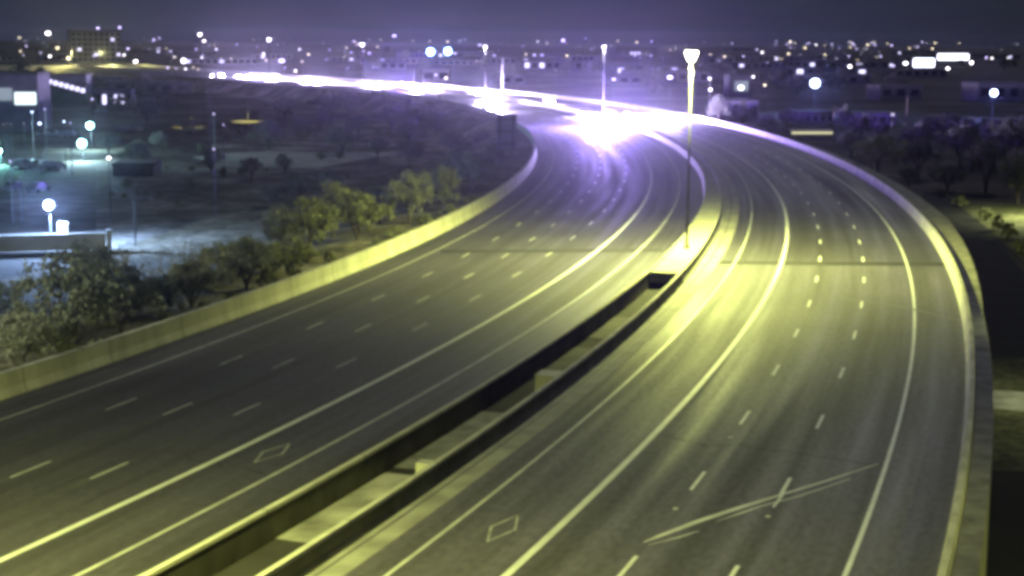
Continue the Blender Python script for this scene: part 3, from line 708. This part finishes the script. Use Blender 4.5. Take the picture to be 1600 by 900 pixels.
M['scrub'] = ground_mat('scrubby_dirt', (.10, .095, .075), (.20, .19, .155), (.34, .32, .28), .08, .4)
patch('open_ground', [(330, 226), (470, 196), (640, 178), (745, 172), (788, 205), (780, 250), (700, 280), (560, 292), (430, 262), (330, 262)], M['open'], GZ + .02)
patch('open_ground', [(150, 262), (330, 262), (430, 262), (560, 292), (520, 345), (300, 420), (180, 420), (150, 380)], M['scrub'], GZ + .02)
patch('path', [(300, 245), (360, 240), (430, 236), (560, 240), (620, 236), (622, 241), (560, 250), (500, 262), (450, 262), (390, 250), (330, 254)], M['path'], GZ + .05)

# long low lit wall and floodlit corner at left
p0, p1 = at(-120, 392, -4.5), at(166, 384, -4.5)
L = (p1 - p0).length; a = math.atan2(p1.y - p0.y, p1.x - p0.x)
t = empty('boundary_wall', p0, 'long low pale wall lit by the blue-white floodlight at left', 'wall', rz=a)
bm = bmesh.new(); box(bm, 0, L, -.15, .15, -.4, 1.45, .02); obj('wall', bm, M['wall_w'], t)
bm = bmesh.new(); box(bm, -.05, L + .05, -.2, .2, 1.453, 1.56, .02); obj('coping', bm, M['conc'], t)
bm = bmesh.new(); box(bm, L + .06, L + .62, -.3, .3, -.4, 1.9, .04); obj('pillar', bm, M['wall_w'], t)
p = at(100, 372, -4.6)
t = empty('utility_cabinet', p, 'small pale utility cabinet under the blue-white floodlight', 'cabinet')
bm = bmesh.new(); box(bm, -.55, .55, -.4, .4, 0, 1.9, .03); obj('body', bm, M['wall_w'], t)
bm = bmesh.new(); box(bm, -.5, .5, -.46, -.41, .15, 1.7, .01); dd = obj('door', bm, M['wall_a'], t)
bm = bmesh.new(); box(bm, .34, .40, -.50, -.465, .85, 1.05); obj('handle', bm, M['steel_d'], dd)

def flood(px, py, pyb, z0, size, label, em, col, power, D=None, group=None, cat='floodlight', spread=0):
    p = at(px, pyb, z0); D = p.y; tp = atD(px, py, D); h = tp.z - z0; r = size * D / F / 2
    t = empty('flood_lamp', p, label, cat, group)
    bm = bmesh.new(); tube(bm, [(0, 0, 0), (0, 0, h - r)], [.1, .07], 8); obj('pole', bm, M['steel'], t)
    bm = bmesh.new(); box(bm, -r * .5, r * .5, -r * .05, r * .6, h - r * .4, h + r * .45, r * .1); hd = obj('housing', bm, M['steel_d'], t)
    bm = bmesh.new(); bmesh.ops.create_uvsphere(bm, u_segments=14, v_segments=8, radius=r * .48); bmesh.ops.translate(bm, verts=bm.verts, vec=(0, -r * .28, h)); obj('lens', bm, M[em], hd, True)
    if power:
        ld = bpy.data.lights.new('flood_light', 'POINT'); ld.energy = power; ld.color = col; ld.shadow_soft_size = r * .4
        lo = bpy.data.objects.new('flood_light', ld); C.objects.link(lo); lo.parent = t; lo.location = (0, -r * .9 - .1, h)
    return t
flood(80, 320, 376, -4.7, 30, 'brightest blue-white floodlight, above the long low pale wall at left', 'e_bluew', (.35, .55, 1), 85000)
flood(130, 224, 252, GZ, 26, 'lower of the two teal floodlights at left', 'e_teal', (.5, .85, 1), 22000)
flood(143, 196, 235, GZ, 20, 'upper of the two teal floodlights at left', 'e_teal', (.5, .88, 1), 22000)
flood(1, 236, 258, GZ, 9, 'teal light cut by the left edge of the frame', 'e_teal', (.3, .95, .9), 16000)
flood(673, 81, 118, GZ, 22, 'left one of the pair of blue floodlights above the queue', 'e_blue', (.15, .35, 1), 50000)
flood(700, 80, 118, GZ, 22, 'right one of the pair of blue floodlights above the queue', 'e_blue', (.2, .35, 1), 50000)
flood(1271, 130, 178, GZ, 28, 'bright blue floodlight over the pale low buildings at right', 'e_bluew', (.25, .32, 1), 45000)
flood(1550, 145, 185, GZ, 21, 'small blue floodlight near the right edge of the frame', 'e_bluew', (.2, .24, 1), 20000)
for (x, y, pw, lab) in ((1700, 640, 3000, 'street lamp on the dark road just beyond the right edge, the nearer one'), (1665, 345, 50000, 'added fill lamp beyond the right edge for the verge trees, the farther one')):  # the farther lamp is added to brighten the right verge trees
    p = at(x, y, GZ); t = empty('street_lamp', p, lab, 'street lamp')
    bm = bmesh.new(); tube(bm, [(0, 0, 0), (0, 0, 9)], [.1, .07], 8); obj('pole', bm, M['steel'], t)
    bm = bmesh.new(); box(bm, -.7, .1, -.15, .15, 9.02, 9.18, .03); hd = obj('lamp_head', bm, M['steel_d'], t)
    bm = bmesh.new(); box(bm, -.62, -.15, -.1, .1, 8.97, 9.01); obj('lens', bm, M['e_warm'], hd)
    ld = bpy.data.lights.new('street_light', 'SPOT'); ld.energy = pw; ld.color = (.9, 1, .45); ld.spot_size = math.radians(150); ld.spot_blend = .5; ld.shadow_soft_size = .2
    lo = bpy.data.objects.new('street_light', ld); C.objects.link(lo); lo.parent = t; lo.location = (-.4, 0, 8.9)
def offlamp(p, h, pw, lab, col, aim=None, cone=160):
    t = empty('street_lamp', p, lab, 'street lamp')
    bm = bmesh.new(); tube(bm, [(0, 0, 0), (0, 0, h)], [.12, .08], 8); obj('pole', bm, M['steel'], t)
    bm = bmesh.new(); box(bm, -.8, .1, -.18, .18, h + .02, h + .2, .03); hd = obj('lamp_head', bm, M['steel_d'], t)
    bm = bmesh.new(); box(bm, -.72, -.15, -.12, .12, h - .03, h + .01); obj('lens', bm, M['e_warm'], hd)
    ld = bpy.data.lights.new('street_light', 'SPOT'); ld.energy = pw; ld.color = col; ld.spot_size = math.radians(cone); ld.spot_blend = .8; ld.shadow_soft_size = .2
    lo = bpy.data.objects.new('street_light', ld); C.objects.link(lo); lo.parent = t; lo.location = (-.45, 0, h - .15)
    if aim: lo.rotation_euler = (Vector(aim) - (Vector(p) + lo.location)).to_track_quat('-Z', 'Y').to_euler()
offlamp(Vector((33, 52, GZ)), 15, 11000, 'tall street lamp outside the right barrier, just past the lower right corner', SODIUM)
offlamp(Vector((-42, 64, -1.5)), 15, 34000, 'added fill lamp just past the left edge of the frame, aimed at the scrub', (.92, 1, .62), (-31, 108, -1), 62)  # added lamp, aimed to brighten the trees on the left slope
# hooded sodium lamps lighting two patches of ground
for (x, y, lab) in ((296, 199, 'hooded lamp above the left yellow patch of ground'), (385, 190, 'hooded lamp above the right yellow patch of ground')):
    p = at(x, y, GZ); t = empty('yard_lamp', p + Vector((0, 2.5, 0)), lab, 'yard lamp')
    bm = bmesh.new(); tube(bm, [(0, 0, 0), (0, 0, 5)], [.09, .06], 8); obj('pole', bm, M['steel_d'], t)
    bm = bmesh.new(); tube(bm, [(0, 0, 4.95), (0, -1.3, 5.2), (0, -2.3, 5.1)], [.05, .05, .05], 6); obj('arm', bm, M['steel_d'], t)
    bm = bmesh.new(); tube(bm, [(0, -2.4, 5.2), (0, -2.4, 4.95)], [.12, .35], 12); obj('shade', bm, M['steel_d'], t)
    ld = bpy.data.lights.new('yard_light', 'SPOT'); ld.energy = 16000; ld.color = (1, .95, .30); ld.spot_size = math.radians(100); ld.spot_blend = .6; ld.shadow_soft_size = .1
    lo = bpy.data.objects.new('yard_light', ld); C.objects.link(lo); lo.parent = t; lo.location = (0, -2.4, 4.85)

# ------------------------------------------------------------------ buildings
def building(x0, x1, ytop, ybase, depth, label, wall='wall_b', wins=(0, 0), winm='glass', group=None, name='building', z0=GZ, lit=(), roofm='roof', doors=0):
    a = at(x0, ybase, z0); b = at(x1, ybase, z0); D = (a.y + b.y) / 2
    h = atD((x0 + x1) / 2, ytop, D).z - z0; wd = (b - a).length
    t = empty(name, ((a + b) / 2), label, 'building', group, math.atan2(b.y - a.y, b.x - a.x))
    bm = bmesh.new(); box(bm, -wd / 2, wd / 2, 0, depth, -.3, h); obj('wall', bm, M[wall], t)
    bm = bmesh.new(); e = max(.15, wd * .01); box(bm, -wd / 2 - e, wd / 2 + e, -e, depth + e, h + .002, h + max(.35, h * .05)); obj('roof', bm, M[roofm], t)
    nx, nz = wins; k = 0
    for j in range(nz):
        for i in range(nx):
            cw = wd / nx; ch = h / nz; cx = -wd / 2 + cw * (i + .5); cz = ch * (j + .5)
            bm = bmesh.new(); box(bm, cx - cw * .3, cx + cw * .3, -.12, -.003, cz - ch * .22, cz + ch * .25)
            obj('window', bm, M[winm if (i, j) not in lit else 'e_winv'], t)
    if doors:
        bm = bmesh.new(); box(bm, -wd * .42, -wd * .42 + 2.2, -.1, -.004, 0, min(2.6, h * .7)); obj('door', bm, M['steel_d'], t)
    return t, wd, h
building(112, 190, 50, 97, 30, 'grey mid-rise office block on the left skyline with lamps on its roof', 'wall_a', (9, 6), 'glass', lit=((1, 2), (4, 1), (7, 4), (8, 1)))
t, wd, h = building(-30, 62, 118, 205, 16, 'dark building with one big bright white panel at the left edge', 'wall_b', doors=1)
bm = bmesh.new(); cx = wd * (42 + 30) / 92 - wd / 2; box(bm, cx - 2.7, cx + 2.7, -.25, -.01, h * .48, h * .70); obj('lit_panel', bm, M['e_win'], t)
bm = bmesh.new(); cx = wd * (8 + 30) / 92 - wd / 2; box(bm, cx - 3.0, cx + 2.2, -.2, -.01, h * .55, h * .78); obj('window', bm, M['e_teal_dim'], t)  # glowing panel painted in for teal light falling on this wall
t, wd, h = building(66, 136, 118, 163, 14, 'low store with a violet-white lit window strip at left', 'wall_b', doors=1)
for i in range(8):
    u = i / 7; bm = bmesh.new(); cx = -wd * .42 + u * wd * .84; cz = h * (.84 - .36 * u)
    box(bm, cx - wd * .045, cx + wd * .045, -.15, -.01, cz - h * .07, cz + h * .07); obj('window', bm, M['e_winv'], t)
building(150, 205, 140, 172, 12, 'small dark shop with a few lit windows right of the low store', 'wall_b', (6, 1), 'glass', lit=((1, 0), (3, 0), (4, 0)))
building(176, 240, 258, 275, 9, 'low grey shed at the near side of the dark field', 'wall_b')
building(1125, 1185, 158, 190, 14, 'white trailer-like building beside the freeway, right of the tall lamp post', 'wall_w', (4, 1), 'glass')
building(1245, 1303, 176, 194, 14, 'pale low warehouse under the bright blue floodlight', 'wall_w', (5, 1), 'roof')
building(1330, 1400, 178, 196, 12, 'pale low building with one white lamp on its right corner', 'wall_w', (5, 1), 'roof')
building(1560, 1640, 190, 206, 12, 'pale low building at the right edge behind dark trees', 'wall_a')
building(1375, 1440, 134, 156, 16, 'grey gabled house behind the pale low buildings', 'wall_a', (3, 1), 'glass')
building(1460, 1530, 196, 212, 12, 'dim low building among the dark trees at right', 'wall_a')
t, wd, h = building(1236, 1300, 205, 218, 4, 'carport with a lit yellow edge close to the right-hand barrier', 'wall_b', roofm='wall_w')
bm = bmesh.new(); box(bm, -wd / 2, wd / 2, -.4, -.2, h * .7, h * .92); obj('lit_strip', bm, M['e_winy'], t)
t, wd, h = building(1418, 1462, 90, 112, 25, 'building with a wide blue-white lit front on the right skyline', 'wall_b')
bm = bmesh.new(); box(bm, -wd * .3, wd * .42, -.6, -.01, h * .35, h * .92); obj('lit_panel', bm, emis('storefront_glow', (.75, .8, 1), 7), t)
t, wd, h = building(1462, 1516, 80, 104, 30, 'store with a long glowing sign band at far upper right', 'wall_b')
bm = bmesh.new(); box(bm, -wd * .45, wd * .42, -.8, -.01, h * .45, h * .80); obj('sign_band', bm, emis('sign_band_glow', (.85, .85, 1), 7), t)
building(1140, 1176, 118, 152, 10, 'dark tower-like block with a lit square sign, right of the tall lamp post', 'wall_b', (1, 1), 'e_teal_dim')
for i in range(64):
    y = random.choice((82, 88, 94, 100, 108, 118, 130, 145, 160)) + random.uniform(-3, 3); x = random.uniform(-10, 1610)
    p = at(x, y, GZ); s = s_of(p) if p.y < 1150 else 9999
    if s < 9999 and (Vector((p.x, p.y)) - ref(s)[0]).length < 110: continue
    if p.y < 600 and x < 1080: continue
    wm = random.uniform(16, 60) * (1.4 if p.y > 1200 else .8); hm = random.uniform(4, 8)
    k = F / p.y; n = max(2, int(wm / 6))
    lit = [(j, 0) for j in range(n) if random.random() < .16 and p.y > 800]
    al = area(x, p.y, ('dim low building with a lit window' if lit else 'dim unlit low building'), 'distant low buildings')
    building(x - wm * k / 2, x + wm * k / 2, y - hm * k, y, random.uniform(12, 30), al[0], random.choice(('wall_a', 'wall_b', 'wall_b')), (n, 1), 'glass', al[1], lit=lit)
# left overpass parapet lit yellow
a_, b_ = at(-20, 107, GZ + 3), at(235, 109, GZ + 3)
t = empty('overpass', (a_ + b_) / 2, 'low overpass with yellow-lit parapet below the office block at upper left', 'bridge', rz=math.atan2(b_.y - a_.y, b_.x - a_.x))
L = (b_ - a_).length
bm = bmesh.new(); box(bm, -L / 2, L / 2, 0, 12, -1.2, 0); obj('deck', bm, M['conc_d'], t)
bm = bmesh.new(); box(bm, -L / 2, L / 2, -.3, -.01, -1.2, 2.2); obj('parapet', bm, M['conc'], t)
for i in range(6):
    bm = bmesh.new(); x = -L / 2 + L * (i + .5) / 6; box(bm, x - .8, x + .8, 2, 10, -3.2, -1.21); obj('pier', bm, M['conc_d'], t)
for x in (120, 165):
    p = at(x, 108, GZ + 3)
    ld = bpy.data.lights.new('parapet_light', 'POINT'); ld.energy = 90000; ld.color = (1, .95, .4); ld.shadow_soft_size = .3
    lo = bpy.data.objects.new('parapet_light', ld); C.objects.link(lo); lo.location = (p.x, p.y - 9, 9)
    t = empty('street_lamp', (p.x, p.y - 9, GZ), 'slim street lamp lighting the yellow parapet of the overpass, %s of two' % ('left' if x == 120 else 'right'), 'street lamp')
    bm = bmesh.new(); tube(bm, [(0, 0, 0), (0, 0, 14.2)], [.16, .1], 8); obj('pole', bm, M['steel'], t)
    bm = bmesh.new(); box(bm, -.5, .5, -.2, .2, 14.3, 14.5, .03); obj('lamp_head', bm, M['steel_d'], t)

# ------------------------------------------------------------------ town lamps
bm = bmesh.new(); tube(bm, [(0, 0, 0), (0, 0, 1)], [.012, .008], 6); me_pole = bpy.data.meshes.new('pole'); bm.to_mesh(me_pole); bm.free(); me_pole.materials.append(M['steel_d'])
heads = {}
for k in ('e_white', 'e_violet', 'e_warm', 'e_bluew', 'e_dim', 'e_teal'):
    bm = bmesh.new(); bmesh.ops.create_icosphere(bm, subdivisions=2, radius=.5)
    for v in bm.verts: v.co.z *= .85
    me = bpy.data.meshes.new('lamp_head'); bm.to_mesh(me); bm.free(); me.materials.append(M[k]); heads[k] = me
def town_lamp(x, y, size, em, label, group=None, hz=9, wide=1.0):
    # lamp head at pixel (x, y); height above ground hz where the ground allows, else on a taller mast at the skyline
    hy = Y0 + ROLL * (x - 800)
    D = min(3800.0, max(200.0, (H - GZ - hz) * F / max(.5, y - hy)))
    if y - hy < 6: D = random.uniform(2500, 3800)
    p = atD(x, y, D); d = size * D / F * random.uniform(.6, .82)
    t = empty('street_lamp', (p.x, p.y, GZ), label, 'street lamp', group)
    a = bpy.data.objects.new('pole', me_pole); C.objects.link(a); a.parent = t; hh = p.z - GZ; a.scale = (hh * .8, hh * .8, hh)
    b = bpy.data.objects.new('lamp_head', heads[em]); C.objects.link(b); b.parent = t; b.location = (0, 0, hh); b.scale = (d * wide * random.uniform(.8, 1.7), d, d * random.uniform(.7, 1.1))
    return t
named = [
 (75, 52, 9, 'e_white', 'largest white lamp on the far left skyline'), (148, 60, 8, 'e_white', 'bright lamp in front of the office block, upper middle'),
 (153, 44, 6, 'e_violet', 'lamp above the roof of the office block, left one'), (187, 43, 4, 'e_violet', 'lamp above the roof of the office block, right one'),
 (107, 91, 7, 'e_warm', 'warm lamp at the foot of the office block, left side'), (212, 96, 8, 'e_white', 'white lamp at the right end of the yellow overpass'),
 (287, 95, 11, 'e_white', 'white lamp cluster just above the left end of the queue'), (440, 95, 9, 'e_violet', 'violet lamp above the longest white row of headlights'),
 (616, 56, 7, 'e_violet', 'single pale lamp on the skyline left of the blue pair'), (1158, 137, 9, 'e_white', 'square white sign light right of the tall lamp post'),
 (1109, 123, 7, 'e_white', 'white lamp on the short pole beside the tall lamp post'), (1110, 140, 5, 'e_white', 'lower lamp on the short pole beside the tall lamp post'),
 (1047, 121, 9, 'e_violet', 'violet-white lamp just left of the tall lamp post'), (1021, 106, 8, 'e_violet', 'flat lamp above and left of the violet-white lamp'),
 (1395, 179, 7, 'e_dim', 'white lamp on the corner of the pale low building at right'), (1518, 98, 7, 'e_white', 'lamp right of the long glowing sign band'),
 (1481, 107, 6, 'e_white', 'lamp below the long glowing sign band'), (1415, 99, 7, 'e_white', 'lamp left of the wide blue-white lit front'),
 (880, 63, 6, 'e_violet', 'wide pale lamp on the skyline above the freeway bend'), (697, 122, 5, 'e_warm', 'warm lamp just over the freeway right of the round violet glare'),
 (681, 117, 4, 'e_violet', 'small lamp just over the freeway, left neighbour of the warm one'), (959, 124, 6, 'e_violet', 'violet lamp in the haze right above the largest glare'),
 (170, 247, 5, 'e_white', 'small white lamp by the dark field, right of the teal pair'), (1328, 104, 6, 'e_white', 'white lamp alone above the dark centre right'),
]
for (x, y, s, e, lab) in named: town_lamp(x, y, s, e, lab)
small = [(90, 75, 7), (78, 88, 6), (32, 80, 5), (41, 72, 4), (177, 68, 5), (127, 72, 6), (200, 76, 5), (194, 86, 5), (239, 64, 5), (249, 75, 4), (260, 75, 3), (272, 89, 3), (145, 116, 4), (319, 64, 6), (315, 90, 4), (338, 77, 4), (361, 92, 4), (302, 105, 4), (262, 106, 6), (275, 107, 5), (290, 108, 5), (310, 108, 4),
 (468, 77, 4), (482, 85, 6), (462, 112, 5), (445, 106, 4), (472, 96, 4), (510, 93, 3), (515, 78, 4), (543, 107, 3), (568, 80, 4), (577, 83, 5), (549, 82, 4), (745, 96, 3), (771, 87, 5), (595, 62, 4), (645, 64, 3), (412, 84, 4), (416, 94, 5), (462, 110, 4),
 (822, 85, 5), (835, 86, 6), (886, 87, 5), (840, 65, 4), (915, 60, 3), (995, 66, 5), (1017, 87, 4), (867, 110, 3), (1110, 85, 4), (1094, 102, 3), (1177, 120, 6), (1191, 82, 5), (1195, 133, 7), (1199, 98, 4),
 (1232, 84, 5), (1340, 100, 4), (1376, 88, 5), (1396, 103, 5), (1457, 76, 5), (1541, 90, 6), (1550, 91, 4), (1575, 90, 3), (1356, 70, 5), (1367, 70, 5), (1332, 68, 6), (1393, 71, 5), (1260, 69, 4), (1275, 70, 4), (1230, 69, 3), (1211, 70, 3), (1300, 69, 3),
 (16, 252, 5), (31, 277, 4), (37, 193, 5), (62, 193, 6), (10, 193, 4), (17, 194, 4), (50, 175, 4), (70, 171, 4), (110, 192, 5), (73, 125, 7), (144, 155, 5), (334, 178, 4), (349, 195, 4), (334, 233, 4), (100, 190, 4), (5, 195, 4)]
for (x, y, s) in small:
    e = random.choice(('e_white', 'e_violet', 'e_violet', 'e_warm'))
    if x < 160 and y > 115: e = random.choice(('e_dim', 'e_bluew', 'e_violet'))
    side = 'left of the freeway' if x < 400 else ('behind the freeway bend' if x < 1090 else 'right of the freeway')
    town_lamp(x, y, s * .62, e, 'small bright street lamp in the town ' + side, 'small bright street lamps ' + side)
for i in range(150):
    x = random.uniform(0, 1600) if i % 3 else random.choice((40, 120, 250, 560, 720, 1230, 1330, 1360, 1500)) + random.gauss(0, 22); hy = Y0 + ROLL * (x - 800); y = hy + abs(random.gauss(0, 1)) * 14 + random.uniform(0, 5)
    if i % 4 == 0: y = hy + random.uniform(0, 3)
    town_lamp(x, y, random.uniform(1.2, 2.8), random.choice(('e_dim', 'e_dim', 'e_violet', 'e_warm')), *((lambda q: ('tiny faint lamp near the skyline, ' + q, 'tiny faint lamps near the skyline, ' + q))('far left' if x < 400 else 'left of centre' if x < 800 else 'right of centre' if x < 1200 else 'far right')), wide=random.choice((1, 1, 2)))

# ------------------------------------------------------------------ thin haze, added to spread the lights into bloom
bm = bmesh.new(); box(bm, -9100, 9100, -9100, 9100, GZ - 1, 62)
hz = obj('haze', bm, None); tag(hz, kind='stuff')
m = bpy.data.materials.new('haze'); m.use_nodes = True; nt = m.node_tree; nt.nodes.clear()
o = nt.nodes.new('ShaderNodeOutputMaterial'); v = nt.nodes.new('ShaderNodeVolumePrincipled')
v.inputs['Color'].default_value = (.86, .85, 1, 1); v.inputs['Density'].default_value = .00004; v.inputs['Anisotropy'].default_value = .92
nt.links.new(v.outputs[0], o.inputs['Volume']); hz.data.materials.append(m)
